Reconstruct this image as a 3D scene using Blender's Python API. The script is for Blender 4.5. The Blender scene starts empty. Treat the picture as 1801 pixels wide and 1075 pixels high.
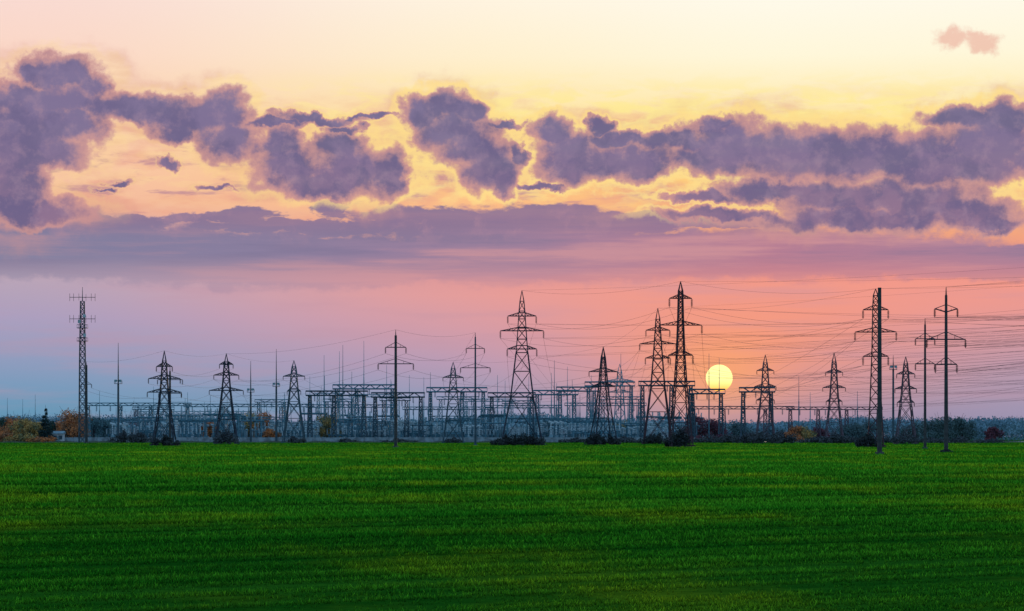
import bpy, math, random
import numpy as np
from mathutils import Vector, Matrix
random.seed(7); np.random.seed(7)
sc=bpy.context.scene
sc.view_settings.view_transform='Standard'
sc.view_settings.look='None'
sc.view_settings.exposure=0
COL=sc.collection
F=5080.0; CX=900.5; HY=767.0; CH=2.5     # survey constants: bearing scale, horizon, eye height
def X(b,D): return (b-CX)/F*D            # bearing -> metres east at distance D
def Z(e,D): return (HY-e)/F*D+CH         # elevation reading -> metres above field
def lin(c):
    r=[]
    for v in c:
        v/=255.0
        r.append(v/12.92 if v<=0.04045 else ((v+0.055)/1.055)**2.4)
    return tuple(r)+(1.0,)
# ---------------------------------------------------------------- node helper
class NB:
    def __init__(s,nt): s.t=nt; s.n=nt.nodes; s.l=nt.links
    def put(s,sock,v):
        if isinstance(v,bpy.types.NodeSocket): s.l.new(v,sock)
        else: sock.default_value=v
    def m(s,op,a,b=None,c=None,clamp=False):
        n=s.n.new('ShaderNodeMath'); n.operation=op; n.use_clamp=clamp
        s.put(n.inputs[0],a)
        if b is not None: s.put(n.inputs[1],b)
        if c is not None: s.put(n.inputs[2],c)
        return n.outputs[0]
    def vm(s,op,a,b=None,c=None):
        n=s.n.new('ShaderNodeVectorMath'); n.operation=op
        s.put(n.inputs[0],a)
        if b is not None: s.put(n.inputs[1],b)
        if c is not None: s.put(n.inputs[2],c)
        return n.outputs['Value'] if op=='LENGTH' else n.outputs[0]
    def noise(s,vec,scale,detail=4,rough=0.55,col=False,dist=0):
        n=s.n.new('ShaderNodeTexNoise'); n.inputs['Scale'].default_value=scale
        n.inputs['Detail'].default_value=detail; n.inputs['Roughness'].default_value=rough
        n.inputs['Distortion'].default_value=dist
        s.l.new(vec,n.inputs['Vector'])
        return n.outputs['Color'] if col else n.outputs['Fac']
    def sm(s,x,a,b,c=0.0,d=1.0):
        n=s.n.new('ShaderNodeMapRange'); n.interpolation_type='SMOOTHSTEP'
        s.put(n.inputs['Value'],x); n.inputs['From Min'].default_value=a; n.inputs['From Max'].default_value=b
        n.inputs['To Min'].default_value=c; n.inputs['To Max'].default_value=d
        return n.outputs['Result']
    def mix(s,f,a,b,mode='MIX'):
        n=s.n.new('ShaderNodeMix'); n.data_type='RGBA'; n.blend_type=mode
        s.put(n.inputs[0],f); s.put(n.inputs[6],a); s.put(n.inputs[7],b)
        return n.outputs[2]
    def ramp(s,f,stops):
        n=s.n.new('ShaderNodeValToRGB'); cr=n.color_ramp
        stops=sorted(stops,key=lambda q:q[0])
        cr.elements[0].position=stops[0][0]; cr.elements[0].color=stops[0][1]
        cr.elements[1].position=stops[-1][0]; cr.elements[1].color=stops[-1][1]
        for p,c in stops[1:-1]:
            e=cr.elements.new(p); e.color=c
        s.put(n.inputs[0],f); return n.outputs[0]
# ---------------------------------------------------------------- world / sky
SUN_AZ=math.atan((1265-CX)/F); SUN_EL=math.radians(2.0)
w=bpy.data.worlds.new("World"); sc.world=w; w.use_nodes=True
nt=w.node_tree; nt.nodes.clear(); N=NB(nt)
tc=nt.nodes.new('ShaderNodeTexCoord').outputs['Generated']
sep=nt.nodes.new('ShaderNodeSeparateXYZ'); nt.links.new(tc,sep.inputs[0])
dx,dy,dz=sep.outputs
hyp=N.m('SQRT',N.m('ADD',N.m('MULTIPLY',dx,dx),N.m('MULTIPLY',dy,dy)))
U=N.m('MULTIPLY',N.m('ARCTAN2',dx,dy),F/100)
V=N.m('MULTIPLY',N.m('ARCTAN2',dz,hyp),F/100)
cmb=nt.nodes.new('ShaderNodeCombineXYZ'); nt.links.new(U,cmb.inputs[0]); nt.links.new(V,cmb.inputs[1])
P=cmb.outputs[0]
def cu(b): return math.atan((b-CX)/F)*F/100
def cv(e): return math.atan((HY-e)/F)*F/100
T=N.m('MULTIPLY',V,1/8.0,clamp=True)
def st(lst): return [(max(0,min(1,cv(y)/8.0)),lin(c)) for y,c in lst]
RL=N.ramp(T,st([(0,(249,218,210)),(100,(251,215,198)),(200,(250,207,180)),(300,(248,196,168)),(360,(243,188,160)),(420,(220,172,168)),(500,(184,164,184)),(560,(172,159,190)),(620,(150,157,190)),(680,(122,155,188)),(720,(104,151,182)),(767,(84,138,168))]))
RC=N.ramp(T,st([(0,(255,244,224)),(100,(255,240,206)),(180,(255,232,174)),(230,(255,224,142)),(300,(255,208,130)),(350,(253,192,134)),(400,(246,174,138)),(485,(226,152,150)),(520,(230,157,154)),(580,(212,156,167)),(640,(184,155,181)),(700,(148,154,184)),(740,(124,148,180)),(767,(106,138,170))]))
RR=N.ramp(T,st([(0,(255,250,234)),(100,(255,247,218)),(180,(255,236,182)),(230,(255,226,140)),(300,(255,208,122)),(350,(255,192,120)),(400,(248,172,124)),(470,(226,140,136)),(500,(242,154,140)),(560,(234,154,146)),(620,(212,153,158)),(680,(180,150,168)),(720,(152,144,172)),(767,(124,131,161))]))
base=N.mix(N.sm(U,-9.0,0.5),RL,RC)
base=N.mix(N.sm(U,-1.0,5.0),base,RR)
base=N.mix(N.m('MULTIPLY',N.sm(U,5.8,9.4,0.0,0.55),N.sm(V,2.6,0.6)),base,lin((166,152,180)))
def gauss(b,e,sx,sy):
    gx=N.m('MULTIPLY',N.m('SUBTRACT',U,cu(b)),100/sx); gy=N.m('MULTIPLY',N.m('SUBTRACT',V,cv(e)),100/sy)
    return N.m('EXPONENT',N.m('MULTIPLY',N.m('ADD',N.m('MULTIPLY',gx,gx),N.m('MULTIPLY',gy,gy)),-1.0))
base=N.mix(N.m('MULTIPLY',gauss(1280,625,270,110),0.7),base,lin((255,154,110)))
base=N.mix(N.m('MULTIPLY',gauss(1265,662,95,68),0.55),base,lin((255,172,104)))
# faint horizontal streaking of the low sky
stn=N.noise(N.vm('MULTIPLY',P,(0.22,2.2,1.0)),1.0,4,0.55)
base=N.mix(N.m('MULTIPLY',N.sm(stn,0.46,0.70),N.sm(V,4.4,3.0,0.0,0.34)),base,lin((192,148,166)))
vn=N.noise(N.vm('MULTIPLY',P,(0.45,1.6,1.0)),1.3,6,0.58)
band=N.m('MULTIPLY',N.sm(V,3.0,3.9),N.sm(V,6.3,5.2))
# cloud layers as blended lobes in azimuth / elevation
def layer(lobes,warp,k=0.12):
    cur=None
    for (cx,cy,rx,ry) in lobes:
        sx=100.0/rx; sy=100.0/ry
        o=N.vm('MULTIPLY_ADD',warp,(sx,sy,0.0),(-cu(cx)*sx,-cv(cy)*sy,0.0))
        d=N.vm('LENGTH',o)
        cur=d if cur is None else N.m('SMOOTH_MIN',cur,d,k)
    return cur
n2=N.noise(P,3.2,7,0.62)
cb_=N.mix(N.m('MULTIPLY',N.m('MULTIPLY',N.sm(vn,0.42,0.66),band),0.68),base,lin((236,164,138)))
wn=N.noise(N.vm('MULTIPLY',P,(0.6,1.9,1.0)),1.9,6,0.6,dist=0.4)
wb=N.m('MULTIPLY',N.sm(V,3.8,4.6),N.sm(V,6.5,5.6)); wb=N.m('MULTIPLY',wb,N.m('MULTIPLY',N.sm(U,-6.0,-0.5,0.2,1.0),N.sm(U,9.0,5.0,0.7,1.0)))
cb_=N.mix(N.m('MULTIPLY',N.m('MULTIPLY',N.sm(wn,0.44,0.60),wb),0.9),cb_,lin((255,234,150)))
# broken fragments and streaks
fn=N.noise(N.vm('MULTIPLY',P,(0.55,2.4,1.0)),1.7,6,0.6,dist=0.3)
fb=N.m('MULTIPLY',N.sm(V,3.5,3.9),N.sm(V,5.6,4.9))
cb_=N.mix(N.m('MULTIPLY',N.m('MULTIPLY',N.sm(fn,0.52,0.66),fb),0.75),cb_,lin((184,134,150)))
wc=N.noise(P,1.8,7,0.58,col=True)
off=N.vm('MULTIPLY',N.vm('SUBTRACT',wc,(0.5,0.5,0.5)),(0.95,0.72,0.0))
PW=N.vm('ADD',P,off)
A=[(105,140,74,34),(58,137,28,26),(158,152,30,28),(80,184,135,28),(235,192,115,24),(55,225,110,50),(15,255,64,44),(130,225,46,36),(60,270,95,30),(270,205,125,20),
(390,200,54,36),(325,213,66,30),(400,247,50,40),(312,240,34,18),(20,345,66,56),(60,380,100,26),(25,300,50,40),
(485,222,56,8),(560,211,74,10),(650,208,54,5),(490,262,40,32),(512,300,64,42),(600,265,38,30),(622,300,84,44),(690,308,28,40),(575,325,100,22),(605,228,26,9),
(295,291,15,9),(207,322,24,5),(180,337,18,4),(380,333,32,5),
(745,200,38,30),(790,186,40,32),(828,195,28,28),(798,232,74,34),(835,266,64,36),(862,298,50,36),(882,325,32,20),(910,276,16,28),(888,219,34,7),
(972,235,38,24),(1005,265,56,30),(1005,292,56,30),(1065,288,70,30),(1125,285,64,30),(1055,224,22,16),
(1100,247,90,16),(1195,250,80,22),(1262,222,38,18),(1300,258,116,40),(1250,285,76,26),(1400,268,170,44),(1520,276,150,44),(1620,285,130,44),(1700,214,80,20),(1765,222,66,34),(1740,262,96,42),(1705,298,105,32),(1810,290,50,30),
(1385,336,125,22),(1235,348,66,9),(1480,352,105,30),(1600,352,125,34),(1680,380,100,30),(1540,388,210,22),(1735,400,70,15),(1270,380,120,12),(950,327,36,6)]
dA=layer(A,PW,0.2)
tex=N.noise(PW,1.1,7,0.6)
dA2=N.m('ADD',N.m('ADD',dA,N.m('MULTIPLY',N.m('SUBTRACT',n2,0.5),0.8)),N.m('MULTIPLY',N.m('SUBTRACT',tex,0.5),0.45))
aA=N.sm(dA2,1.33,0.98)
core=N.sm(dA2,1.2,0.45)
rimz=N.m('MULTIPLY',N.m('MULTIPLY',N.sm(dA2,1.75,1.34),N.sm(dA2,1.05,1.3)),N.m('MULTIPLY',N.sm(U,-6.5,-1.0,0.3,1.0),N.sm(V,3.6,4.2)))
B=[(430,381,70,14),(350,385,60,10),(100,392,110,16),(220,394,100,12),(590,373,46,14),(700,381,66,16),(800,386,76,20),(960,386,130,27),(1110,391,120,20),(560,402,240,14),(900,406,280,18),(1300,392,140,10),
(120,442,380,54),(40,420,200,60),(480,460,420,50),(900,454,480,48),(1350,448,430,44),(1780,464,360,30)]
wcb=N.noise(N.vm('MULTIPLY',P,(0.6,1.6,1.0)),2.1,7,0.62,col=True)
PB=N.vm('ADD',P,N.vm('MULTIPLY',N.vm('SUBTRACT',wcb,(0.5,0.5,0.5)),(1.6,0.55,0.0)))
dB=layer(B,PB,0.12)
dB=N.m('ADD',dB,N.m('MULTIPLY',N.m('SUBTRACT',n2,0.5),0.5))
aB=N.sm(dB,1.18,0.84)
cB=N.ramp(N.m('MULTIPLY_ADD',U,1/18.0,0.5,clamp=True),[(0,lin((120,124,158))),(0.25,lin((132,124,158))),(0.5,lin((154,126,156))),(0.75,lin((178,124,148))),(1,lin((162,126,154)))])
bs=N.noise(N.vm('MULTIPLY',P,(0.14,2.2,1.0)),1.1,6,0.62)
cB=N.mix(N.m('MULTIPLY',N.sm(bs,0.46,0.64),N.sm(U,-8.0,0.0,0.22,0.55)),cB,lin((220,156,156)))
cB=N.mix(N.sm(bs,0.48,0.34,0.0,0.45),cB,lin((114,112,148)))
cB=N.mix(N.m('MULTIPLY',N.sm(V,3.4,3.8),0.8),cB,lin((134,114,148)))
cB=N.mix(N.m('MULTIPLY',N.m('MULTIPLY',N.sm(tex,0.50,0.68),0.35),N.sm(V,3.2,3.7)),cB,lin((196,146,160)))
aB=N.m('MULTIPLY',aB,N.sm(V,2.50,3.25,0.25,0.95))
sky=N.mix(aB,cb_,cB)
# wispy fringes joining the heaps
wis=N.m('MULTIPLY',N.sm(dA2,2.3,1.15),N.sm(vn,0.36,0.62))
sky=N.mix(N.m('MULTIPLY',wis,0.5),sky,lin((216,154,146)))
sky=N.mix(N.m('MULTIPLY',rimz,0.8),sky,lin((255,222,142)))
cA=N.mix(N.sm(V,3.6,5.6),lin((142,114,144)),lin((124,112,150)))
cA=N.mix(N.sm(tex,0.60,0.40,0.0,0.8),cA,lin((102,96,136)))
cA=N.mix(N.sm(n2,0.46,0.68,0.0,0.4),cA,lin((164,136,160)))
cA=N.mix(N.sm(core,0.0,1.0,0.75,0.0),cA,lin((218,158,148)))
sky=N.mix(N.m('MULTIPLY',aA,0.97),sky,cA)
dC=layer([(1672,80,22,16),(1690,86,26,12),(1730,84,26,14)],PW)
aC=N.sm(N.m('ADD',dC,N.m('MULTIPLY',N.m('SUBTRACT',n2,0.5),2.2)),1.6,0.5)
sky=N.mix(N.m('MULTIPLY',aC,0.72),sky,lin((236,178,160)))
# rest of the dome: Nishita dusk sky overhead and behind
ns=nt.nodes.new('ShaderNodeTexSky'); ns.sky_type='NISHITA'; ns.sun_disc=False
ns.sun_elevation=SUN_EL; ns.sun_rotation=SUN_AZ; ns.air_density=1.2; ns.dust_density=2.0
nish=N.mix(1.0,ns.outputs[0],(0.12,0.12,0.12,1),'MULTIPLY')
dusk=N.mix(0.8,nish,(0.42,0.58,0.84,1.0),'ADD')
wide=N.m('MULTIPLY',N.sm(N.m('ABSOLUTE',U),80.0,20.0),N.sm(V,26.0,9.0))
cheap=N.mix(wide,dusk,RC)
front=N.m('MULTIPLY',N.sm(N.m('ABSOLUTE',U),24.0,12.0),N.sm(V,12.0,8.2))
win=N.m('MULTIPLY',N.sm(V,2.15,2.35),N.sm(V,7.6,7.4))
def bgn(c):
    b=nt.nodes.new('ShaderNodeBackground'); nt.links.new(c,b.inputs[0]); return b.outputs[0]
def mxs(f,a,b):
    n=nt.nodes.new('ShaderNodeMixShader'); nt.links.new(f,n.inputs[0]); nt.links.new(a,n.inputs[1]); nt.links.new(b,n.inputs[2]); return n.outputs[0]
wo=nt.nodes.new('ShaderNodeOutputWorld'); nt.links.new(mxs(front,bgn(cheap),mxs(win,bgn(base),bgn(sky))),wo.inputs[0])
# sun lamp
sl=bpy.data.lights.new("sun_light",'SUN'); sl.energy=2.0; sl.angle=math.radians(0.5); sl.color=(1.0,0.66,0.34)
so=bpy.data.objects.new("sun_light",sl); COL.objects.link(so)
sd=Vector((math.sin(SUN_AZ)*math.cos(SUN_EL),math.cos(SUN_AZ)*math.cos(SUN_EL),math.sin(SUN_EL)))
so.rotation_euler=sd.to_track_quat('Z','Y').to_euler(); so.location=(0,200,100)
# ---------------------------------------------------------------- materials (aerial haze is mixed into the colours of distant ones)
def mat(name,col,var=0.35,scale=0.6,rough=0.8,col2=None,metal=0.0):
    m=bpy.data.materials.new(name); m.use_nodes=True; b=m.node_tree.nodes['Principled BSDF']
    n=NB(m.node_tree); t=m.node_tree.nodes.new('ShaderNodeTexCoord').outputs['Object']
    f=n.noise(t,scale,5,0.6)
    c=(col[0],col[1],col[2],1); c2=col2+(1,) if col2 else (col[0]*(1-var),col[1]*(1-var),col[2]*(1-var),1)
    n.put(b.inputs['Base Color'],n.mix(n.sm(f,0.35,0.65),c2,c))
    b.inputs['Roughness'].default_value=rough; b.inputs['Metallic'].default_value=metal
    b.inputs['Specular IOR Level'].default_value=0.15
    return m
M_ST=mat("galvanised_steel",(0.028,0.048,0.078))
M_STM=mat("light_haze_steel",(0.045,0.105,0.150))  # steel with a light blue haze tint in its colour
M_STW=mat("sun_glare_steel",(0.055,0.040,0.058))  # warm glare of the low sun painted into the steel colour
M_STH=mat("mauve_haze_steel",(0.095,0.084,0.120))  # mauve haze painted in, for the far pylons right of the sun
M_STB=mat("haze_blue_steel",(0.070,0.210,0.290))  # blue of the distance haze put into the base colour
M_FAR=mat("hazy_grey_steel",(0.140,0.340,0.430))  # strongest haze tint, for the farthest steelwork
M_CER=mat("brown_ceramic",(0.05,0.035,0.05))
M_CERL=mat("pale_ceramic",(0.34,0.52,0.60))
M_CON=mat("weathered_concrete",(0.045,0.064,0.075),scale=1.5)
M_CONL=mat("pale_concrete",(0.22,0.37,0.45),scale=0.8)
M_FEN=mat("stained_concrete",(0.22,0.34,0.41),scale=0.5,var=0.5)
M_WIRE=mat("aluminium_wire",(0.09,0.09,0.12))
M_WHITE=mat("whitewash",(0.42,0.55,0.64),scale=0.3)
M_ROOF=mat("slate_roof",(0.14,0.28,0.36))
M_GLASS=mat("dark_glass",(0.04,0.10,0.15),rough=0.2)
M_TANK=mat("haze_grey_tank_paint",(0.17,0.35,0.44))  # tank grey shifted towards the blue distance haze
M_BARK=mat("bark",(0.045,0.055,0.07))
M_BARE=mat("bare_twigs",(0.20,0.23,0.30))
def leafmat(name,c1,c2): return mat(name,c1,col2=c2,scale=0.45,rough=0.9)
L_OR=leafmat("orange_leaves",(0.54,0.21,0.07),(0.17,0.13,0.09))
L_YE=leafmat("yellow_leaves",(0.44,0.30,0.09),(0.10,0.17,0.11))
L_RE=leafmat("red_leaves",(0.17,0.060,0.080),(0.08,0.055,0.09))
L_GR=leafmat("dark_green_leaves",(0.075,0.160,0.175),(0.050,0.110,0.135))
L_SP=leafmat("spruce_needles",(0.016,0.050,0.055),(0.010,0.030,0.038))
L_GD=leafmat("deep_green_leaves",(0.035,0.095,0.075),(0.018,0.055,0.055))
L_BG=leafmat("bluish_green_leaves",(0.09,0.22,0.25),(0.060,0.15,0.20))  # leaf green with blue distance haze mixed in
L_BU=leafmat("dark_bush_leaves",(0.035,0.056,0.060),(0.020,0.034,0.044))
L_BM=leafmat("hazy_scrub_leaves",(0.060,0.090,0.105),(0.040,0.064,0.084))  # scrub colour lightened by painted haze, for bushes farther off
L_FOR=leafmat("distant_forest_leaves",(0.135,0.285,0.385),(0.115,0.25,0.345))  # woodland haze is painted into these leaf colours
L_DRY=leafmat("dry_weeds",(0.12,0.15,0.12),(0.05,0.11,0.09))
# ---------------------------------------------------------------- mesh helper
class MB:
    def __init__(s): s.v=[]; s.f=[]; s.mi=[]
    def beam(s,p,q,r,mi=0,r2=None,n=4):
        p=Vector(p); q=Vector(q); d=q-p
        if d.length<1e-6: return
        d.normalize(); a=d.orthogonal() if abs(d.z)<0.99 else Vector((1,0,0)); a=(a-d*a.dot(d)).normalized(); b=d.cross(a)
        r2=r if r2 is None else r2; k=len(s.v)
        for c,rr in ((p,r),(q,r2)):
            for i in range(n):
                t=2*math.pi*(i+0.5)/n
                s.v.append(tuple(c+a*math.cos(t)*rr+b*math.sin(t)*rr))
        for i in range(n):
            j=(i+1)%n; s.f.append((k+i,k+j,k+n+j,k+n+i)); s.mi.append(mi)
        s.f.append(tuple(range(k+n-1,k-1,-1))); s.f.append(tuple(range(k+n,k+2*n))); s.mi+= [mi,mi]
    def box(s,c,sz,mi=0):
        k=len(s.v); x,y,z=c; a,b,h=sz[0]/2,sz[1]/2,sz[2]/2
        for dz_ in (-h,h):
            for (ax,by) in ((-a,-b),(a,-b),(a,b),(-a,b)): s.v.append((x+ax,y+by,z+dz_))
        for f in ((3,2,1,0),(4,5,6,7),(0,1,5,4),(1,2,6,5),(2,3,7,6),(3,0,4,7)):
            s.f.append(tuple(k+i for i in f)); s.mi.append(mi)
    def lathe(s,c,prof,n=7,mi=0):
        k=len(s.v)
        for (z,r) in prof:
            for i in range(n):
                t=2*math.pi*i/n; s.v.append((c[0]+r*math.cos(t),c[1]+r*math.sin(t),c[2]+z))
        for a in range(len(prof)-1):
            for i in range(n):
                j=(i+1)%n; s.f.append((k+a*n+i,k+a*n+j,k+(a+1)*n+j,k+(a+1)*n+i)); s.mi.append(mi)
    def mesh(s,name,mats):
        me=bpy.data.meshes.new(name); me.from_pydata(s.v,[],s.f)
        for m in (mats if isinstance(mats,(list,tuple)) else [mats]): me.materials.append(m)
        if any(s.mi): me.polygons.foreach_set('material_index',s.mi)
        me.update(); return me
def ob(name,data,loc=(0,0,0),parent=None,rot=0,**kw):
    o=bpy.data.objects.new(name,data); o.location=loc; o.rotation_euler=(0,0,rot)
    if parent: o.parent=parent
    for k,v in kw.items(): o[k]=v
    COL.objects.link(o); return o
def empty(name,loc,rot=0,**kw):
    o=ob(name,None,loc,rot=rot,**kw); o.empty_display_size=1; return o
def ins_mesh(L,r=0.22,m=None,name="insulator"):
    b=MB(); prof=[(0,0.05)]; n=6
    for i in range(n):
        z=-L*(0.12+0.8*i/n); prof+= [(z,0.06),(z-0.02,r),(z-L*0.06,r*0.9),(z-L*0.07,0.06)]
    prof.append((-L,0.05)); b.lathe((0,0,0),prof,7); return b.mesh(name,m or M_CER)
INS=ins_mesh(2.0,0.26); INSS=ins_mesh(1.3,0.2); INSF=ins_mesh(2.4,0.34,M_STB)
# ---------------------------------------------------------------- lattice pylon
def lattice(b,prof,r_leg,r_br,minp=1.0,fx=1.0,sub=1.15):
    def W(z):
        for (z0,w0),(z1,w1) in zip(prof,prof[1:]):
            if z<=z1: return w0+(w1-w0)*(z-z0)/(z1-z0)
        return prof[-1][1]
    zs=[prof[0][0]]; top=prof[-1][0]
    while zs[-1]<top-0.3:
        z=zs[-1]; h=max(W(z)*sub,minp); nz=z+h
        if nz>top-h*0.5: nz=top
        zs.append(nz)
    cs=((-1,-1),(1,-1),(1,1),(-1,1))
    for z0,z1 in zip(zs,zs[1:]):
        a,c=W(z0)/2,W(z1)/2
        p=[Vector((sx*a,sy*a*fx,z0)) for sx,sy in cs]; q=[Vector((sx*c,sy*c*fx,z1)) for sx,sy in cs]
        for i in range(4):
            j=(i+1)%4
            b.beam(p[i],q[i],r_leg); b.beam(p[i],q[j],r_br); b.beam(p[j],q[i],r_br); b.beam(q[i],q[j],r_br)
    return W
PYL={}
def pylon(key,b,D,top,prof,arms,steel=None,label="",scale_r=1.0,rot=0.0,name="electricity_pylon",group="lattice pylons carrying the power lines",ins=None,rise=0.9):
    """prof / arms given as surveyed elevation readings and widths at distance D"""
    m=D/F; steel=steel or M_ST; scale_r*=0.9
    H=Z(top,D); pr=[(Z(e,D) if e<780 else 0.0, wd*m) for e,wd in prof]
    pr[0]=(0.0,pr[0][1])
    e=empty(name,(X(b,D),D,0),rot=rot,label=label,category="pylon",group=group)
    mb=MB(); W=lattice(mb,pr,0.17*scale_r,0.075*scale_r)
    zt=pr[-1][0]; wt=pr[-1][1]
    for sx in (-1,1):
        for sy in (-1,1):
            if H>zt+0.3: mb.beam((sx*wt/2,sy*wt/2,zt),(0,0,H),0.13*scale_r,r2=0.08)
            mb.box((sx*pr[0][1]/2,sy*pr[0][1]/2,0.25),(0.9,0.9,0.6))
    ob("lattice_mast",mb.mesh("lattice_mast",steel),parent=e)
    tips=[]
    for (ey,hw) in arms:
        z=Z(ey,D); L=hw*m; wz=W(min(z,zt))/2 if z<zt else wt/2*(H-z)/(H-zt)
        ab=MB(); rs=max(0.9,L*0.16)
        for sy in (-1,1):
            ab.beam((-wz,sy*wz,z),(wz,sy*wz,z),0.10*scale_r); ab.beam((-wz*0.9,sy*wz*0.9,z+rs),(wz*0.9,sy*wz*0.9,z+rs),0.08*scale_r)
        for s in (-1,1):
            tip=Vector((s*L,0,z))
            for sy in (-1,1):
                lo=Vector((s*wz,sy*wz,z)); hi=Vector((s*wz*0.9,sy*wz*0.9,z+rs))
                ab.beam(lo,tip,0.11*scale_r); ab.beam(hi,tip,0.09*scale_r)
                for k in (0.3,0.6):
                    ab.beam(lo.lerp(tip,k),hi.lerp(tip,k),0.06*scale_r)
                ab.beam(lo.lerp(tip,0.3),hi.lerp(tip,0.0),0.06*scale_r); ab.beam(lo.lerp(tip,0.6),hi.lerp(tip,0.3),0.06*scale_r)
            ab.beam((s*wz,-wz,z),(s*wz,wz,z),0.08)
            tips.append((s*L,z,s))
        ob("cross_arm",ab.mesh("cross_arm",steel),parent=e)
    im=ins or INS; il=2.0 if im is INS else 1.3
    out=[]
    c,s_=math.cos(rot),math.sin(rot)
    for (lx,z,s) in tips:
        ob("insulator",im,(lx,0,z),parent=e)
        out.append(Vector((X(b,D)+lx*c,D+lx*s_,z-il)))
    PYL[key]=dict(t=out,top=Vector((X(b,D),D,H)))
    return e
pylon('E',918,747,511,[(784,74),(700,40),(614,19),(545,10),(530,7)],[(614,26),(582,38),(556,25)],M_ST,"tall dark lattice pylon with splayed legs on a grassy mound",1.15)
pylon('H',1197,640,495,[(787,38),(690,21),(620,13),(560,9),(512,7)],[(625,22),(572,38),(525,20)],M_STW,"tall slim lattice pylon beside the low sun",1.05,rot=0.12)
pylon('G',1157,850,542,[(782,50),(680,24),(628,16),(578,9),(562,7)],[(630,22),(605,32),(581,21)],M_STW,"dark lattice pylon with three cross arms over scrub",1.25)
pylon('K',1540,620,508,[(788,28),(700,19),(620,13),(540,10),(520,8)],[(627,22),(584,36),(545,22)],M_STW,"narrow lattice pylon behind a bare concrete pole",1.0,rot=-0.1)
pylon('A',289,720,617,[(784,40),(735,24),(690,14),(645,8),(635,6)],[(690,30),(666,28),(645,14)],M_ST,"short lattice pylon standing on a weedy mound",1.0,ins=INSS)
pylon('B',398,860,622,[(781,38),(730,24),(690,15),(645,8),(638,6)],[(687,30),(660,22),(641,12)],M_ST,"lattice pylon in front of the substation fence",1.2,rot=0.2,ins=INSS)
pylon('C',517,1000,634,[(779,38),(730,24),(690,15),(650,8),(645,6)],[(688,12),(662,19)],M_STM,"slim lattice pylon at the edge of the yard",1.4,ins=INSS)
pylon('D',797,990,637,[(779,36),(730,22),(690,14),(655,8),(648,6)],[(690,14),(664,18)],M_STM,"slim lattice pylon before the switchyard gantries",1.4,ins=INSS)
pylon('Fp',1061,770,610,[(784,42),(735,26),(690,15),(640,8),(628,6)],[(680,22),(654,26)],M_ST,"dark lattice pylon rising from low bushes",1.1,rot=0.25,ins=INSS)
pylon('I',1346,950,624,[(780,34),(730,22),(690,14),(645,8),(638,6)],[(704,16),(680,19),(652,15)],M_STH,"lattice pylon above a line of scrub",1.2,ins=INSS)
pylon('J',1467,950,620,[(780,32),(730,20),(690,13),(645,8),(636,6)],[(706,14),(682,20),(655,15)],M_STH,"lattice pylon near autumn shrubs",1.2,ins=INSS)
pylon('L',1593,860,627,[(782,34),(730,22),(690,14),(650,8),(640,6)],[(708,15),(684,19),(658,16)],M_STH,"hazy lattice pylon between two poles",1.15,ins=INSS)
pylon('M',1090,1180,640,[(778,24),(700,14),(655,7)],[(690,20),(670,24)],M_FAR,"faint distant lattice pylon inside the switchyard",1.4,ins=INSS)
# ---------------------------------------------------------------- poles
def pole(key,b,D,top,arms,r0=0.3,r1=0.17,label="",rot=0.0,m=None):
    H=Z(top,D); mm=D/F; m=m or M_CON
    e=empty("utility_pole",(X(b,D),D,0),rot=rot,label=label,category="utility pole",group="concrete power line poles")
    mb=MB(); mb.beam((0,0,-0.3),(0,0,H-1.2 if arms else H),r0,r2=r1,n=10)
    if arms: mb.beam((0,0,H-1.25),(0,0,H),0.13,r2=0.05,n=6)
    mb.lathe((0,0,0),[(0.0,r0*1.9),(0.35,r0*1.8),(0.4,r0*0.9)],10)
    ob("pole_shaft",mb.mesh("pole_shaft",m),parent=e); out=[]
    for (ey,hw,kind) in arms:
        z=Z(ey,D); L=hw*mm; ab=MB()
        for s in (-1,1):
            tz=z+ (0.5 if kind else 0.0)
            ab.beam((0,-0.15,z),(s*L,0,tz),0.09); ab.beam((0,0.15,z),(s*L,0,tz),0.09)
            ab.beam((0,0,z+1.1),(s*L*0.9,0,tz+0.05),0.055)
            ab.beam((s*L*0.45,0,z+0.5),(s*L*0.45,0,z+0.1+(0.25 if kind else 0)),0.05)
            out.append((s*L,tz))
        ob("cross_arm",ab.mesh("cross_arm",M_ST),parent=e)
    o2=[]; c,s_=math.cos(rot),math.sin(rot)
    for lx,z in out:
        ob("insulator",INSS,(lx,0,z),parent=e); o2.append(Vector((X(b,D)+lx*c,D+lx*s_,z-1.3)))
    PYL[key]=dict(t=o2,top=Vector((X(b,D),D,H)))
pole('p1',1547,385,506,[],0.34,0.24,"bare thick concrete pole standing in the green field")
pole('p2',1664,423,505,[(641,19,0),(597,34,0),(549,20,1)],0.32,0.19,"tall concrete pole with three steel cross arms")
pole('p3',1627,552,560,[(596,17,0),(640,17,0)],0.28,0.18,"concrete pole with short cross arms")
pole('p4',696,605,580,[(640,31,0),(611,18,0)],0.36,0.26,"concrete pole with two cross arms at the field edge")
pole('p5',836,747,585,[(647,26,0),(613,16,0)],0.3,0.2,"slim concrete pole with two cross arms",m=M_STM)
pole('p6',299,760,645,[(668,22,0),(692,20,0)],0.34,0.24,"concrete pole beside a lattice pylon")
pole('p7',152,960,636,[(676,9,0)],0.46,0.34,"slim dark pole beside the telecom tower")
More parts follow.
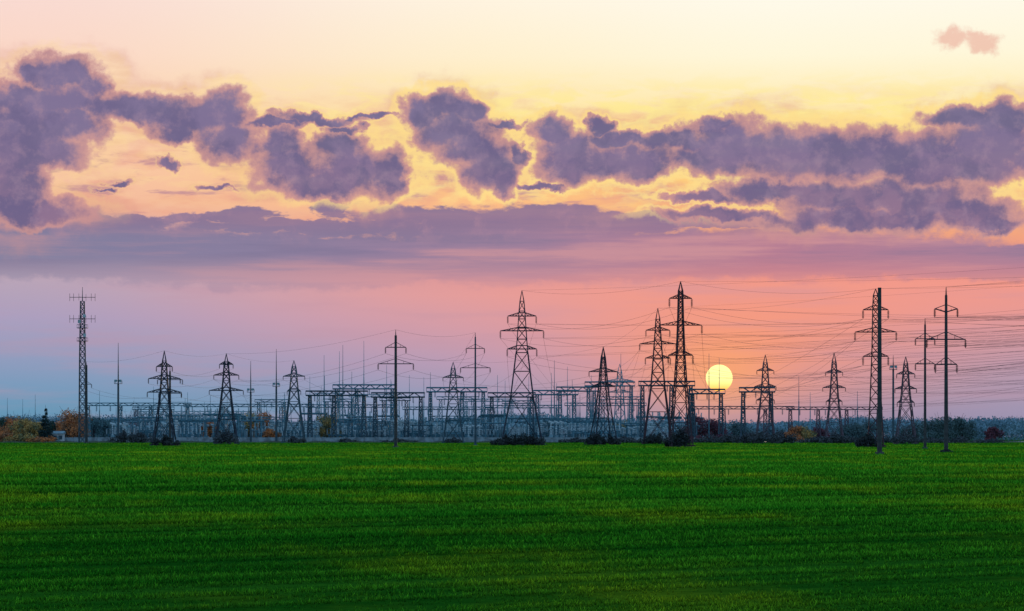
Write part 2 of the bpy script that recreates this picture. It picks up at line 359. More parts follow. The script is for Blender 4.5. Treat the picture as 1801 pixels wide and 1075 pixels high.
# ---------------------------------------------------------------- telecom tower
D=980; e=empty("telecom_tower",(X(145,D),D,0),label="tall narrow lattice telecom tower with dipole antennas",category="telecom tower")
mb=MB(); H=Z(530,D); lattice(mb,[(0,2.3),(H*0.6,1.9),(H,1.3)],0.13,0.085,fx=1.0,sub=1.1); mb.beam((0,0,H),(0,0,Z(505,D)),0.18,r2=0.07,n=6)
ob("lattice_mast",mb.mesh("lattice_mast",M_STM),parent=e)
for ey in (523,561):
    z=Z(ey,D); mb=MB(); mb.beam((-4.4,0,z),(4.4,0,z),0.09); 
    for x in (-4.3,-3.0,3.0,4.3): mb.beam((x,0,z-1.3),(x,0,z+1.3),0.08)
    for y in (-2.2,2.2): mb.beam((0,0,z),(y*0.4,y,z),0.07); mb.beam((y*0.4,y,z-1.2),(y*0.4,y,z+1.2),0.07)
    ob("dipole_antenna",mb.mesh("dipole_antenna",M_ST),parent=e)
for ey in (577,600):
    z=Z(ey,D); mb=MB(); mb.box((0,0,z),(3.4,3.4,0.18))
    for a in (-1.6,1.6):
        for c in (-1.6,1.6): mb.beam((a,c,z),(a,c,z+1.1),0.06)
        mb.beam((-1.6,a,z+1.1),(1.6,a,z+1.1),0.05); mb.beam((a,-1.6,z+1.1),(a,1.6,z+1.1),0.05)
    ob("service_platform",mb.mesh("service_platform",M_STM),parent=e)
for (x,z) in ((0.8,Z(556,D)),(-0.9,Z(566,D)),(0.9,Z(590,D))):
    mb=MB(); mb.lathe((0,0,0),[(-0.6,0.05),(-0.5,0.5),(0.5,0.5),(0.6,0.05)],8); ob("radio_drum",mb.mesh("radio_drum",M_CERL),(x,-1.2,z),parent=e)
# ---------------------------------------------------------------- lightning masts
def mast(b,D,top,plat=None,mt=None,r=0.34):
    H=Z(top,D); mt=mt or M_STB
    e=empty("lightning_mast",(X(b,D),D,0),label="tall pointed steel lightning mast"+(" with floodlight platform" if plat else " of the switchyard"),category="lightning mast",group="lightning masts of the switchyard")
    hp=Z(plat,D) if plat else H*0.62
    mb=MB(); mb.beam((0,0,0),(0,0,hp),r,r2=r*0.75,n=8)
    mb.beam((0,0,hp),(0,0,hp+(H-hp)*0.45),r*0.6,r2=r*0.4,n=6); mb.beam((0,0,hp+(H-hp)*0.45),(0,0,H),r*0.38,r2=0.07,n=5)
    mb.box((0,0,0.15),(1.4,1.4,0.5))
    ob("mast_shaft",mb.mesh("mast_shaft",mt),parent=e)
    if plat:
        mb=MB(); mb.box((0,0,hp),(2.6,2.0,0.15))
        for x in (-1.25,1.25):
            mb.beam((x,-0.9,hp),(x,-0.9,hp+1.1),0.07); mb.beam((x,0.9,hp),(x,0.9,hp+1.1),0.07)
        mb.beam((-1.25,-0.9,hp+1.1),(1.25,-0.9,hp+1.1),0.07)
        ob("service_platform",mb.mesh("service_platform",mt),parent=e)
        for x in (-0.8,0.8):
            l=MB(); l.box((0,0,0),(0.9,0.5,0.8)); l.beam((0,0,-0.8),(0,0,-0.3),0.08)
            ob("floodlight",l.mesh("floodlight",M_TANK),(x,-0.7,hp+1.0),parent=e)
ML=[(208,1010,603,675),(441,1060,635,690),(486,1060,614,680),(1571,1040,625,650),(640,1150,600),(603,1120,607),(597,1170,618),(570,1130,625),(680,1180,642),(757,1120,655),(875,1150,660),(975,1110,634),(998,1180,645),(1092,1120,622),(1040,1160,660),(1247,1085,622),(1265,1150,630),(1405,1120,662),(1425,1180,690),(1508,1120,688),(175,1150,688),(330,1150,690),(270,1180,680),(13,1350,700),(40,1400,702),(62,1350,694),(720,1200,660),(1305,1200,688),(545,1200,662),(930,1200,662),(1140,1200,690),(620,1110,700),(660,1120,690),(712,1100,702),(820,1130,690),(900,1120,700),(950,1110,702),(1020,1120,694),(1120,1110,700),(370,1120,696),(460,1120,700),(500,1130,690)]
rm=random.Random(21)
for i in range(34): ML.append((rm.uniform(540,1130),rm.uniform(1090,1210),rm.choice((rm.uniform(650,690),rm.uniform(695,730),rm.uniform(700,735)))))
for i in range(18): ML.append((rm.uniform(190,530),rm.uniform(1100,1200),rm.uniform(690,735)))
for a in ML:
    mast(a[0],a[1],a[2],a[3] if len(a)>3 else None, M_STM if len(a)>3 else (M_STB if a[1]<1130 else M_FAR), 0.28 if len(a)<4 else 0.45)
# ---------------------------------------------------------------- gantries
GAN=[]
def gantry(b0,b1,ey,D,n,mt,depth=1.6,ext=1.5,t=0.22):
    x0,x1=X(b0,D),X(b1,D); H=Z(ey,D); cxm=(x0+x1)/2
    e=empty("switchyard_gantry",(cxm,D,0),label="steel portal gantry with hanging insulators over the switchyard",category="gantry",group="steel gantries of the switchyard")
    hw=(x1-x0)/2
    bm=MB()
    for sy in (-1,1):
        for zz in (0,1): bm.beam((-hw-ext,sy*depth/2,H-zz*depth),(hw+ext,sy*depth/2,H-zz*depth),t)
        k=max(2,int(hw*2/2.2)); 
        for i in range(k):
            a=-hw+2*hw*i/k; c=-hw+2*hw*(i+1)/k
            bm.beam((a,sy*depth/2,H-(i%2)*depth),(c,sy*depth/2,H-((i+1)%2)*depth),t*0.6)
    for s in (-1,1):
        for zz in (0,1): bm.beam((s*(hw+ext),-depth/2,H-zz*depth),(s*(hw+ext),depth/2,H-zz*depth),0.12)
        bm.beam((s*(hw+ext),-depth/2,H-depth),(s*(hw+ext),-depth/2,H),0.12)
    ob("crossbeam",bm.mesh("crossbeam",mt),parent=e)
    cm=MB(); lattice(cm,[(0,1.9),(H-depth,1.0)],t,t*0.45,sub=1.5,minp=2.0)
    cme=cm.mesh("column",mt)
    for i in range(n):
        x=-hw+2*hw*i/(n-1)
        if 0<i<n-1: x+=random.uniform(-0.3,0.3)*2*hw/(n-1)
        ob("column",cme,(x,0,0),parent=e)
    k=max(3,int(hw*2/5)); 
    for i in range(k):
        x=-hw+2*hw*(i+0.5)/k+random.uniform(-1,1); ob("insulator",INSF,(x,-depth/2,H-depth),parent=e); GAN.append(Vector((cxm+x,D-depth/2,H-depth-2.4)))
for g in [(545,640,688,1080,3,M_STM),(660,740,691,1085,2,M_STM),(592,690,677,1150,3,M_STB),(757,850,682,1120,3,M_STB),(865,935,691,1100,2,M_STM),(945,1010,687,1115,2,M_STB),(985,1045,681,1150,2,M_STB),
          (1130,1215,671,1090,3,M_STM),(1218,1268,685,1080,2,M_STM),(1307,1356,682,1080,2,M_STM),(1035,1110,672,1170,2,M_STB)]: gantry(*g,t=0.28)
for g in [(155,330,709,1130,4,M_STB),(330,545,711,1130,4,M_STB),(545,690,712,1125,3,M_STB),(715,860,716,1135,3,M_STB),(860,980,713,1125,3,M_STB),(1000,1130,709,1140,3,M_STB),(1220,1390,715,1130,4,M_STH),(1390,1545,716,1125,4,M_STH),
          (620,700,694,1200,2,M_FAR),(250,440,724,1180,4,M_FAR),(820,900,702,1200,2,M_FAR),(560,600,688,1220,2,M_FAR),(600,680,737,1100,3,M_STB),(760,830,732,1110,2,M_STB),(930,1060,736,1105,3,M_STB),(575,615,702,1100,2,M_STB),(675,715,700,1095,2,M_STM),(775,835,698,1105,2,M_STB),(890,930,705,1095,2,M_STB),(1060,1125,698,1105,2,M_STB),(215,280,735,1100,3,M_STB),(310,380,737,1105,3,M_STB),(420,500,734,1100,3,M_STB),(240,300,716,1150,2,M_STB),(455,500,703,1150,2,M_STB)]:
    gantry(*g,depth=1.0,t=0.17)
# ---------------------------------------------------------------- switchyard apparatus
def post_ins(mb,x,y,z0,h,r=0.26,mi=1):
    prof=[(0,r)]
    for i in range(5):
        z=h*i/5; prof+=[(z+0.05,r*0.6),(z+h*0.08,r*1.3),(z+h*0.14,r*0.6)]
    prof.append((h,r*0.7)); mb.lathe((x,y,z0),prof,6,mi)
def disc():
    mb=MB()
    for x in (-3,0,3):
        mb.beam((x,0,0),(x,0,3.0),0.26); post_ins(mb,x-0.7,0,3.1,2.2); post_ins(mb,x+0.7,0,3.1,2.2)
        mb.beam((x-1.0,0,3.1),(x+1.0,0,3.1),0.22); mb.beam((x-0.9,0,5.35),(x+0.9,0,5.35),0.13)
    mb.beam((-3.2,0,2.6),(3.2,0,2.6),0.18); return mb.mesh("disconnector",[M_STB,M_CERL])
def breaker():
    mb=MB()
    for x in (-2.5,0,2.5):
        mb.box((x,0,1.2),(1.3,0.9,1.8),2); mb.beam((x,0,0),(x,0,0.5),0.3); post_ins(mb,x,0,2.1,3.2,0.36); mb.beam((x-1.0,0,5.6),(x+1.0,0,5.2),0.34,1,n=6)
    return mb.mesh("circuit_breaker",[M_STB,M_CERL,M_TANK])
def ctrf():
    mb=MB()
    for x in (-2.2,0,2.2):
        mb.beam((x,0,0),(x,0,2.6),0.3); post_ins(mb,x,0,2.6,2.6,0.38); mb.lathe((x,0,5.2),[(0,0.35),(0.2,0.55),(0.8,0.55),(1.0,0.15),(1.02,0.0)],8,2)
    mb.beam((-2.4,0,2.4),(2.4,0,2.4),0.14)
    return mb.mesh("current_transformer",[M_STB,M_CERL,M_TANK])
def bus():
    mb=MB()
    for x in (-4,4):
        for y in (-0.8,0.8): mb.beam((x,y,0),(x,0,7.4),0.2)
        mb.beam((x,-0.5,3.5),(x,0.5,3.5),0.1)
    mb.beam((-5,0,7.4),(5,0,7.4),0.26)
    for x in (-4,-1.4,1.4,4): post_ins(mb,x,0,7.5,1.5,0.3)
    return mb.mesh("busbar_support",[M_STB,M_CERL])
def trafo():
    mb=MB(); mb.box((0,0,0.2),(8,4.6,0.4),0); mb.box((0,0,2.6),(6.4,3,4.2),2)
    for i in range(9):
        mb.box((-2.8+i*0.7,-2.0,2.5),(0.25,0.9,3.2),2); mb.box((-2.8+i*0.7,2.0,2.5),(0.25,0.9,3.2),2)
    mb.beam((-2.8,0.9,6.0),(2.4,0.9,6.0),0.6,2,n=8); mb.beam((-2,0.9,4.7),(-2,0.9,5.6),0.12); mb.beam((2,0.9,4.7),(2,0.9,5.6),0.12)
    for x in (-2,0,2):
        post_ins(mb,x,-0.6,4.7,2.8,0.34); 
    return mb.mesh("power_transformer",[M_CONL,M_CERL,M_TANK])
protos=[("disconnector",disc(),"steel disconnector with pale post insulators","disconnector"),("circuit_breaker",breaker(),"three phase circuit breaker with pale ceramic columns","circuit breaker"),
 ("current_transformer",ctrf(),"three capped current transformers on steel stands","current transformer"),("busbar_support",bus(),"tall busbar support frame with insulators on top","busbar support")]
tr=trafo()
for b,D in ((262,1110),(420,1115),(655,1105),(790,1105),(880,1110),(1010,1110),(1080,1108)):
    ob("power_transformer",tr,(X(b,D),D,0),rot=random.choice((0,0.1,-0.1)),label="grey power transformer with radiator fins and three bushings",category="transformer",group="switchyard apparatus")
for D in (1088,1097,1106,1118,1130,1145,1160,1185):
    b=200+random.random()*25
    while b<(1215 if D<1150 else 1330):
        k=random.choices([0,1,2,3],[3,2,2,3])[0]; nm,me,lb,ct=protos[k]
        o=ob(nm,me,(X(b,D),D+random.uniform(-3,3),0),rot=random.choice((0,0,1.57,0.0,0.6)),label=lb,category=ct,group="switchyard apparatus")
        o.scale=(1,1,random.uniform(0.8,1.5))
        b+=random.uniform(16,46) if b<1050 else random.uniform(26,60)
# ---------------------------------------------------------------- buildings
def building(b,D,wd,dp,h,wall,label,nwin=5,rot=0.0):
    e=empty("service_building",(X(b,D),D,0),rot=rot,label=label,category="building",group="low buildings of the switchyard")
    mb=MB(); mb.box((0,0,h/2),(wd,dp,h)); ob("wall",mb.mesh("wall",wall),parent=e)
    rb=MB()
    rr=h*0.28; a,c=wd/2+0.4,dp/2+0.4
    rb.v=[(-a,-c,h+0.01),(a,-c,h+0.01),(a,c,h+0.01),(-a,c,h+0.01),(-a,0,h+rr),(a,0,h+rr)]
    rb.f=[(0,1,5,4),(3,4,5,2),(0,4,3),(1,2,5),(0,3,2,1)]; rb.mi=[0]*5
    ob("roof",rb.mesh("roof",M_ROOF),parent=e)
    wm=MB(); wm.box((0,0,0),(1.3,0.12,1.4)); wme=wm.mesh("window",M_GLASS)
    for i in range(nwin):
        x=-wd/2+wd*(i+1)/(nwin+1)
        if i==nwin//2:
            dm=MB(); dm.box((0,0,0),(1.4,0.12,2.2)); ob("door",dm.mesh("door",M_TANK),(x,-dp/2-0.05,1.15),parent=e)
        else: ob("window",wme,(x,-dp/2-0.05,h*0.58),parent=e)
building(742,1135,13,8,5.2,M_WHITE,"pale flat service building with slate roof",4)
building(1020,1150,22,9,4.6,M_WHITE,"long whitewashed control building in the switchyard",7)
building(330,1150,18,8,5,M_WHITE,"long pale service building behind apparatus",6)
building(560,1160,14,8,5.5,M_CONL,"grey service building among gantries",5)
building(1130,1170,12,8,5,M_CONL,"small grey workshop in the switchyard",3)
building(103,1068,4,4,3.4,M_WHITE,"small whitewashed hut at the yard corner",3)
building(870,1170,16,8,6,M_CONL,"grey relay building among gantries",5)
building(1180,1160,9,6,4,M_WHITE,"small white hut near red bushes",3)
# ---------------------------------------------------------------- fence
D=1072; x0,x1=X(112,D),X(1232,D); n=int((x1-x0)/4)
fm=MB()
for i in range(n+1):
    x=-(x1-x0)/2+i*(x1-x0)/n; fm.box((x,0,1.1),(0.3,0.35,2.2))
    if i<n:
        for r in range(3): fm.box((x+(x1-x0)/n/2,0.0,0.40+r*0.64),((x1-x0)/n-0.32,0.12,0.60))
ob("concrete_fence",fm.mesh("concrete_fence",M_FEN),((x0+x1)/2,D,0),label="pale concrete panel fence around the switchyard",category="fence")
# ---------------------------------------------------------------- vegetation
def leaves(lobes,n,size,rng,zmin=0.0):
    vol=np.array([l[3]*l[4]*l[5] for l in lobes])**(0.7); vol/=vol.sum()
    idx=rng.choice(len(lobes),n,p=vol); L=np.array(lobes)[idx]
    d=rng.normal(size=(n,3)); d/=np.linalg.norm(d,axis=1)[:,None]
    r=rng.random(n)**0.45*(1+0.12*rng.normal(size=n))
    c=L[:,:3]+d*L[:,3:]*r[:,None]; c[:,2]=np.maximum(c[:,2],zmin)
    a=rng.normal(size=(n,3)); a/=np.linalg.norm(a,axis=1)[:,None]; b=rng.normal(size=(n,3)); b=np.cross(a,b); b/=np.linalg.norm(b,axis=1)[:,None]
    s=(size*(0.5+rng.random(n)))[:,None]
    v=np.empty((n,4,3)); v[:,0]=c-a*s; v[:,1]=c-b*s*0.6; v[:,2]=c+a*s; v[:,3]=c+b*s*0.6
    return v.reshape(-1,3)
def fastmesh(name,v,k,m,attr=None):
    me=bpy.data.meshes.new(name); nv=len(v); nf=nv//k
    me.vertices.add(nv); me.vertices.foreach_set('co',v.astype(np.float32).ravel())
    me.loops.add(nv); me.loops.foreach_set('vertex_index',np.arange(nv,dtype=np.int32))
    me.polygons.add(nf); me.polygons.foreach_set('loop_start',np.arange(0,nv,k,dtype=np.int32))
    try: me.polygons.foreach_set('loop_total',np.full(nf,k,dtype=np.int32))
    except Exception: pass
    if attr is not None:
        at=me.attributes.new('shade','FLOAT','POINT'); at.data.foreach_set('value',attr.astype(np.float32))
    me.materials.append(m); me.update(calc_edges=True); return me
def tree(b,D,h,rad,lm,label,cat="tree",seed=0,bare=False,name="tree",nl=2800):
    rng=np.random.default_rng(seed); e=empty(name,(X(b,D),D,0),label=label,category=cat)
    mb=MB(); mb.beam((0,0,-0.2),(0,0,h*0.45),0.28,r2=0.18,n=6); lobes=[]
    for i in range(14):
        a=rng.random()*6.28; rr=rad*rng.uniform(0.2,0.75); z=h*rng.uniform(0.22,0.86); 
        if z>h*0.7: rr*=0.6
        p=Vector((math.cos(a)*rr,math.sin(a)*rr,z)); mb.beam((0,0,h*rng.uniform(0.2,0.42)),p,0.12,r2=0.04)
        for k in range(6 if bare else 2):
            q=p+Vector(rng.normal(size=3))*rad*0.28+Vector((0,0,rad*0.25)); mb.beam(p.lerp(Vector((0,0,h*0.3)),0.3*rng.random()),q,0.07,r2=0.03)
            if bare:
                for j in range(3): mb.beam(q,q+Vector(rng.normal(size=3))*rad*0.15+Vector((0,0,rad*0.15)),0.035,r2=0.02,n=3)
        s=rad*rng.uniform(0.34,0.52); lobes.append((p.x,p.y,p.z,s,s,s*0.8))
    ob("trunk",mb.mesh("trunk",M_BARE if bare else M_BARK),parent=e)
    if not bare: ob("crown",fastmesh("crown",leaves(lobes,nl,0.30,rng,0.3),4,lm),parent=e)
def conifer(b,D,h,rad,lm,label,seed=0):
    rng=np.random.default_rng(seed); e=empty("spruce_tree",(X(b,D),D,0),label=label,category="spruce")
    mb=MB(); mb.beam((0,0,0),(0,0,h),0.22,r2=0.04,n=6); ob("trunk",mb.mesh("trunk",M_BARK),parent=e)
    lobes=[]
    for k in range(9):
        z=h*(0.1+0.86*k/9); r=rad*(1-k/9.5)*rng.uniform(0.8,1.15)
        for j in range(max(3,7-k//2)):
            a=rng.random()*6.28; lobes.append((math.cos(a)*r*0.55,math.sin(a)*r*0.55,z,r*0.5+.15,r*0.5+.15,h*0.05))
    ob("crown",fastmesh("crown",leaves(lobes,2800,0.28,rng,0.2),4,lm),parent=e)
def bush(b,D,h,rad,lm,label,seed=0,n=700,name="bush",cat="bush",flat=1.0):
    rng=np.random.default_rng(seed+100); lobes=[]
    for i in range(12):
        a=rng.random()*6.28; rr=rad*rng.uniform(0.0,0.95); hh=h*(1-0.45*(rr/rad))*rng.uniform(0.7,1.1)
        lobes.append((math.cos(a)*rr,math.sin(a)*rr*0.6,hh*0.5,rad*rng.uniform(0.2,0.36),rad*0.3,hh*rng.uniform(0.45,0.6)))
    ob(name,fastmesh(name,leaves(lobes,n,0.24 if D<900 else 0.30,rng,0.02),4,lm),(X(b,D),D,0),label=label,category=cat)
s=1
for b,D,h,r,l,lb in [(20,1080,9.5,7,L_OR,"round tree with orange autumn leaves"),(46,1072,9.5,7,L_YE,"tree with yellow green autumn leaves"),(66,1066,7,6,L_YE,"low yellow green tree by the road"),(34,1095,9,6,L_GD,"dark green tree behind autumn trees"),
  (2,1090,10,6,L_GD,"dark green tree at the yard edge"),(122,1085,13,7,L_OR,"orange brown autumn tree beside hut"),(142,1090,11,6.5,L_OR,"tree with rusty orange leaves"),(108,1088,9,5,L_GD,"dark green tree beside hut"),(165,1140,10,6,L_BG,"bluish green tree behind the fence"),
  (190,1150,9,6,L_BG,"bluish green tree behind the fence"),(438,1120,12,6.5,L_YE,"yellow autumn tree between apparatus"),(464,1120,11.5,7,L_OR,"orange autumn tree between apparatus"),(478,1090,5,4,L_OR,"low rusty autumn tree"),
  (575,1100,11,6,L_YE,"yellow green tree behind gantries"),(370,1115,8,5,L_OR,"orange autumn tree between apparatus"),(700,1230,10,8,L_BG,"bluish tree behind gantries"),(960,1230,9,7,L_BG,"bluish tree behind gantries"),(1100,1180,9,6,L_YE,"yellow green tree behind apparatus"),
  (1228,1110,11,6,L_RE,"dark red autumn tree near pylon"),(1258,1110,9,6,L_RE,"dark red autumn tree under the sun"),(1300,1120,7.5,7,L_GR,"dark green tree behind scrub"),(1398,1120,6.5,5,L_OR,"orange shrub like tree"),
  (1420,1120,6,4.5,L_YE,"yellow shrub like tree"),(1440,1130,6,5,L_RE,"red autumn tree among scrub"),(1500,1100,7,7,L_GR,"dark green tree at yard edge"),(1528,1120,8,7,L_GR,"dark green tree at yard edge"),
  (1645,1030,8,6,L_GR,"hazy green round tree in hedge"),(1668,1010,8.5,6,L_GR,"hazy green round tree in hedge"),(1692,990,9.5,5,L_GR,"hazy green round tree in hedge"),(1610,1060,7.5,6.5,L_GR,"hazy green tree behind pylon"),(1745,1000,5.5,3.6,L_RE,"low reddish shrub tree")]:
    tree(b,D,h,r,l,lb,seed=s); s+=1
tree(238,1130,14,4.5,None,"bare leafless tree with fine twigs",seed=55,bare=True,name="bare_tree")
tree(252,1140,11,4,None,"bare leafless tree with fine twigs",seed=56,bare=True,name="bare_tree")
conifer(80,1060,14,3.6,L_SP,"dark pointed spruce beside autumn trees",5)
conifer(92,1100,9,2.4,L_SP,"small dark spruce beside autumn trees",6)
for i,(b,D,h,r) in enumerate([(292,700,2.8,3.0),(398,850,5.4,3.8),(915,735,3.4,6),(888,740,2.8,3.4),(942,738,3.0,3.4),(1052,765,4.0,3.6),(1073,768,3.2,3.0),(1150,845,4.0,5),(1197,634,5.0,2.6),(1185,640,3.0,2.0),
   (1345,940,5.4,8),(1310,945,4.2,6),(1375,945,4.4,5),(1466,940,4.0,5),(1528,615,3.4,2.6),(1518,650,2.6,2.6),(1590,850,4.0,5),(245,1000,4.2,6),(217,1005,4.4,4.5),(517,985,2.6,4.5),(797,985,2.2,3.4),(1283,1000,3.4,7),(1440,1000,2.8,7),
   (1664,421,0.5,0.8),(1100,1000,2.4,7),(1250,1040,3.2,7),(1500,1000,2.6,8),(1010,1040,2.0,6),(700,1045,1.7,6),(610,1045,1.6,5)]):
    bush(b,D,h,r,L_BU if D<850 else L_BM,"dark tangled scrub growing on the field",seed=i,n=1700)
for i,(b,D,h,r,l,lb) in enumerate([(40,1050,4.2,7,L_YE,"yellowing low bush at the field edge"),(75,1048,3.0,6,L_OR,"orange low bush at the field edge"),(10,1052,4.8,6,L_OR,"orange low bush at the field edge"),(1265,1070,3.4,5,L_RE,"dark red low bush at the yard fence"),
   (1225,1065,3.2,4,L_RE,"dark red low bush at the yard fence"),(1400,1070,3,5,L_OR,"rusty low bush at the field margin"),(1560,1000,2.6,7,L_BM,"dark low bush at the field margin"),(1640,980,2.2,8,L_BM,"dark low bush at the field margin"),(1690,980,2.2,8,L_BM,"dark low bush at the field margin"),(1745,990,2.0,5,L_BM,"dark low bush at the field margin")]):
    bush(b,D,h,r,l,lb,seed=60+i,n=1300)
rng=np.random.default_rng(3); parts=[]
for i in range(560):
    D=rng.uniform(1480,2300); b=rng.uniform(-150,1950); h=rng.uniform(12.5,15)*(1.0+0.12*math.sin(b/120.0)+0.08*math.sin(b/47.0+1))
    if b>1600: h*=0.9
    h*=D/1800
    x=X(b,D); lobes=[]
    for k in range(5):
        lobes.append((x+rng.normal()*7,D+rng.normal()*3,h*rng.uniform(0.5,0.78),rng.uniform(4,7),4,h*rng.uniform(0.2,0.26)))
    lobes.append((x,D,h*0.35,12,5,h*0.42))
    parts.append(leaves(lobes,780,0.55,rng,0.1))
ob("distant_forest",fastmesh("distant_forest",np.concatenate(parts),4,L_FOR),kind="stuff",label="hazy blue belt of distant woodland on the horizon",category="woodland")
v=[]; rng=np.random.default_rng(9); n=26000
D_=rng.uniform(1040,1070,n); xx=(rng.uniform(-60,1870,n)-CX)/F*D_; hh=rng.uniform(0.2,0.9,n)*(0.5+0.5*np.sin(xx*0.2)**2); ww=rng.uniform(0.1,0.3,n)
tri=np.empty((n,3,3)); tri[:,0]=np.c_[xx-ww,D_,0*xx]; tri[:,1]=np.c_[xx+ww,D_,0*xx]; tri[:,2]=np.c_[xx+rng.normal(size=n)*0.2,D_,hh]
ob("margin_weeds",fastmesh("margin_weeds",tri.reshape(-1,3),3,L_DRY),kind="stuff",label="strip of dry weeds along the field margin",category="weeds")
# ---------------------------------------------------------------- wires
NW=0
def wire(p,q,sag,r=0.026):
    global NW
    NW+=1
    if NW>290: return
    mb=MB(); n=14; pts=[]
    for i in range(n+1):
        t=i/n; c=p.lerp(q,t); c.z-=4*sag*t*(1-t); pts.append(c-p)
    for a,c in zip(pts,pts[1:]): mb.beam(a,c,r,n=3)
    ob("power_line",mb.mesh("power_line",M_WIRE),p,label="thin sagging overhead power line",category="power line",group="overhead power lines")
def span(a,b,sag,idx=None,top=True,r=0.026):
    A_,B_=PYL[a],PYL[b]; ta,tb=A_['t'],B_['t']
    for i in range(min(len(ta),len(tb))): wire(ta[i],tb[i],sag*random.uniform(0.85,1.15),r)
    if top: wire(A_['top'],B_['top'],sag*0.7,r*0.8)
def toward(a,end,sag,spread=5.0,n=None,r=0.022,top=True):
    ta=PYL[a]['t']; ex,ey,ez=end
    for i,t in enumerate(ta[:n] if n else ta):
        q=Vector((ex,ey,0))+Vector((0,0,ez-(len(ta)/2-i)*-1.3)); q.y+=(spread if i%2 else -spread)
        wire(t,q,sag*random.uniform(0.9,1.1),r)
    if top: wire(PYL[a]['top'],Vector((ex,ey,ez+9)),sag*0.7,r*0.8)
span('E','H',2.5); span('H','K',2.5); span('G','K',3.0)
toward('K',(190,470,24),2.0); toward('p2',(150,330,21),1.0); toward('p3',(175,430,19),1.2)
toward('L',(210,640,20),2.0); toward('I',(230,700,24),3,top=False,n=4); span('J','L',1.8,top=True); span('I','J',1.8); toward('H',(230,520,30),3.5)
toward('G',(240,560,36),3); toward('J',(230,620,17),2.5); toward('E',(230,480,34),4); toward('L',(240,800,32),1.5); toward('I',(260,820,38),2.5); toward('K',(220,560,30),1.2); toward('Fp',(240,600,26),4)
toward('p3',(200,520,27),0.6); toward('p2',(200,460,27),0.6)
span('A','p7',1.6,top=True); span('A','B',1.6); span('B','C',2.0); span('p4','p5',1.8); span('p4','B',2.2); span('Fp','G',1.8); span('D','Fp',2.4); 
span('p5','D',1.4)
def drop(a,n,lo,hi,sag=1.5,zm=12):
    c=[q for q in GAN if lo<(q.x/q.y*F+CX)<hi and q.z>zm]; random.shuffle(c)
    if not c: return
    for i in range(n): wire(PYL[a]['t'][i%len(PYL[a]['t'])],c[i%len(c)],sag,0.028)
drop('E',6,760,1010); drop('C',4,540,700); drop('D',4,757,900); drop('G',6,1040,1215); drop('Fp',4,980,1110); drop('I',4,1218,1356); drop('B',3,300,545,zm=7); drop('H',6,1130,1268); drop('K',6,1218,1356)
# ---------------------------------------------------------------- sun
def sphere(name,r,m,seg=48):
    b=MB(); b.lathe((0,0,0),[(r*-math.cos(math.pi*i/seg),max(0.001,r*math.sin(math.pi*i/seg))) for i in range(seg+1)],seg*2); return b.mesh(name,m)
sm_=bpy.data.materials.new("solar_disc"); sm_.use_nodes=True; n_=NB(sm_.node_tree); sm_.node_tree.nodes.remove(sm_.node_tree.nodes['Principled BSDF'])
em=sm_.node_tree.nodes.new('ShaderNodeEmission'); t_=sm_.node_tree.nodes.new('ShaderNodeTexCoord').outputs['Object']
sp=sm_.node_tree.nodes.new('ShaderNodeSeparateXYZ'); n_.put(sp.inputs[0],t_)
n_.put(em.inputs[0],n_.mix(n_.sm(sp.outputs[2],-165,20),lin((255,176,70)),lin((255,246,158)))); em.inputs[1].default_value=1.35
n_.put(sm_.node_tree.nodes['Material Output'].inputs[0],em.outputs[0])
DS=30000; ob("sun",sphere("sun",139,sm_),(X(1265,DS),DS,Z(665,DS)),label="yellow setting sun low above the switchyard",category="sun",kind="structure")
# ---------------------------------------------------------------- ground
def grassmat(name,blade):
    m=bpy.data.materials.new(name); m.use_nodes=True; t=m.node_tree; n=NB(t); t.nodes.remove(t.nodes['Principled BSDF'])
    geo=t.nodes.new('ShaderNodeNewGeometry').outputs['Position']
    mp=t.nodes.new('ShaderNodeMapping'); mp.inputs['Rotation'].default_value=(0,0,-math.atan2(0.6,0.8)); n.put(mp.inputs[0],geo)
    rv=mp.outputs[0]
    f1=n.noise(n.vm('MULTIPLY',rv,(0.010,0.55,1.0)),1.0,6,0.65); f2=n.noise(n.vm('MULTIPLY',geo,(1.0,0.45,1.0)),0.07,6,0.65); f3=n.noise(geo,1.6,4,0.7)
    k=3.1 if blade else 0.75
    def C(r,g,b): return (r*k,g*k,b*k,1)
    c=n.mix(n.sm(f1,0.40,0.60),C(0.006,0.084,0.006),C(0.020,0.135,0.010))
    c=n.mix(n.sm(f2,0.47,0.66,0.0,0.85),c,C(0.090,0.195,0.008))
    c=n.mix(n.sm(f3,0.40,0.62,0.4,0.0),c,C(0.002,0.050,0.004))
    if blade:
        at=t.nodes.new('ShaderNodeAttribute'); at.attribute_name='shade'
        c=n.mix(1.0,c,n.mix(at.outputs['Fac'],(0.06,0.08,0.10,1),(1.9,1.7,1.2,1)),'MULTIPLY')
    d=t.nodes.new('ShaderNodeBsdfDiffuse'); n.put(d.inputs[0],c); out=d.outputs[0]
    if blade:
        tr_=t.nodes.new('ShaderNodeBsdfTranslucent'); n.put(tr_.inputs[0],c); mx=t.nodes.new('ShaderNodeMixShader'); mx.inputs[0].default_value=0.4
        n.put(mx.inputs[1],d.outputs[0]); n.put(mx.inputs[2],tr_.outputs[0]); out=mx.outputs[0]
    n.put(t.nodes['Material Output'].inputs[0],out); return m
gm=bpy.data.meshes.new("field_ground"); gm.from_pydata([(-9000,-300,0),(9000,-300,0),(9000,14000,0),(-9000,14000,0)],[],[(0,1,2,3)]); gm.materials.append(grassmat("winter_wheat_ground",False))
ob("ground",gm,kind="structure",label="flat green field stretching to the horizon",category="field")
ym=bpy.data.meshes.new("yard"); ym.from_pydata([(-400,1068,0.02),(330,1068,0.02),(330,1420,0.02),(-400,1420,0.02)],[],[(0,1,2,3)]); ym.materials.append(mat("gravel_yard",(0.12,0.20,0.24),scale=0.2))
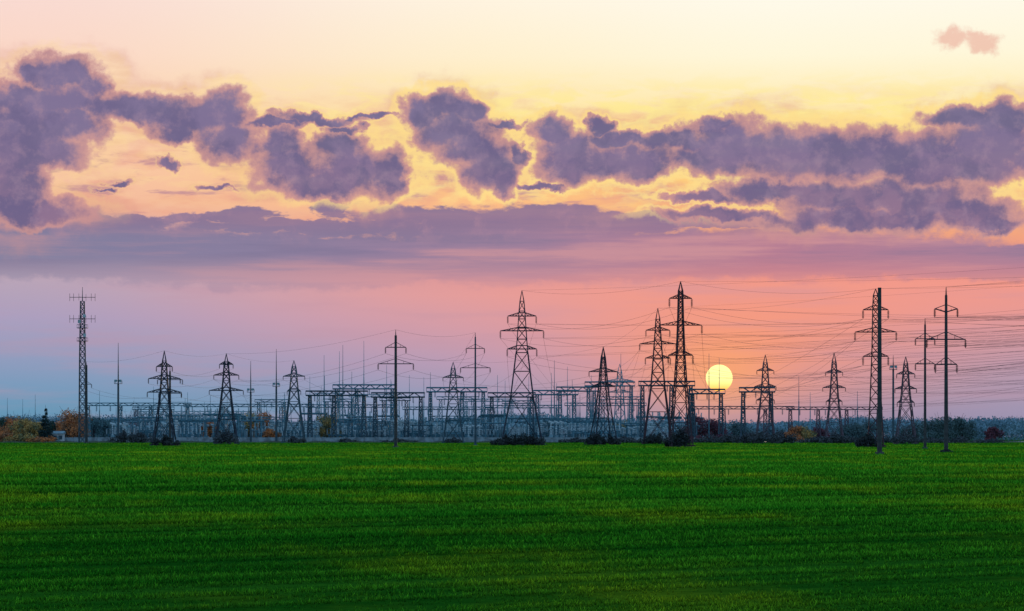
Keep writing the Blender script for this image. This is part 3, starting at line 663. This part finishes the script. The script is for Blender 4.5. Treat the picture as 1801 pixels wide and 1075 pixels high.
ob("switchyard_ground",ym,kind="structure",label="grey gravel ground of the switchyard",category="ground")
rng=np.random.default_rng(11); n=1400000
d=34*(1040/34)**(rng.random(n)**1.0); x=(rng.random(n)*2-1)*(0.185*d+1.5)
rx,ry=0.80,0.60
sper=x*ry-d*rx+0.4*np.sin((x*rx+d*ry)*0.015)
def v1(q,step,seed):
    r=np.random.default_rng(seed).random(4096); t=q/step+2000; i=np.floor(t).astype(int)%4096; f=t-np.floor(t); f=f*f*(3-2*f); return r[i]*(1-f)+r[(i+1)%4096]*f
def v2(px,py,seed):
    r=np.random.default_rng(seed).random((256,256)); i=np.floor(px).astype(int); j=np.floor(py).astype(int); fx=px-i; fy=py-j; fx=fx*fx*(3-2*fx); fy=fy*fy*(3-2*fy)
    g=lambda a,b: r[a%256,b%256]
    return (g(i,j)*(1-fx)+g(i+1,j)*fx)*(1-fy)+(g(i,j+1)*(1-fx)+g(i+1,j+1)*fx)*fy
fine=0.45*v1(sper,0.28,1)+0.55*v1(sper,0.8,6)
m1=0.85*fine+0.14*v1(sper,2.4,2)+0.20*v2(x/4.0,d/8.0,4)+0.18*v2(x/0.4,d/1.2,5)-0.19
nearf=np.clip((d-36)/75,0,1); nearf=0.52+0.48*nearf*nearf*(3-2*nearf)      # thinner stand close by, shaped to bring in the shade of dark gaps
tram=np.abs(((sper+3.0)%24.0)-12.0); m1=m1-0.40*np.exp(-((tram-0.9)/0.3)**2)   # sprayer wheel tracks
m1=np.clip((m1-0.25)*2.3,0,1); keep=rng.random(n)<(0.03+0.97*m1**1.1)*nearf
d,x,m1,nearf=d[keep],x[keep],m1[keep],nearf[keep]; n=len(d)
grow=(d/45)**0.75
h=(0.035+0.055*rng.random(n))*(0.5+0.7*m1)*np.minimum(grow,3.4); wd=0.0095*grow**1.22*(0.6+0.8*rng.random(n))
an=rng.random(n)*math.pi; ox=np.cos(an)*wd; oy=np.sin(an)*wd
tri=np.empty((n,3,3)); tri[:,0]=np.c_[x-ox,d-oy,np.zeros(n)]; tri[:,1]=np.c_[x+ox,d+oy,np.zeros(n)]
tri[:,2]=np.c_[x+rng.normal(size=n)*h*0.45,d+rng.normal(size=n)*h*0.45,h]
rs=rng.random(n)**1.5; at=np.empty((n,3)); at[:,0]=at[:,1]=rs*0.12; at[:,2]=(0.25+rs)*(0.6+0.4*m1)*(0.5+0.5*nearf)  # nearf also paints near tips darker, as shade between blades
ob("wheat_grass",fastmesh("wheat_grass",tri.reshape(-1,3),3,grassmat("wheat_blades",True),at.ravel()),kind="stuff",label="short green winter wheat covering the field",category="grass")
# ---------------------------------------------------------------- camera
cd=bpy.data.cameras.new("camera"); cd.sensor_width=36; cd.lens=36*F/1801; cd.shift_y=(HY-537.5)/1801; cd.clip_end=60000; cd.clip_start=0.5
co=bpy.data.objects.new("camera",cd); COL.objects.link(co); co.location=(0,0,CH); co.rotation_euler=(math.radians(90),0,0); sc.camera=co
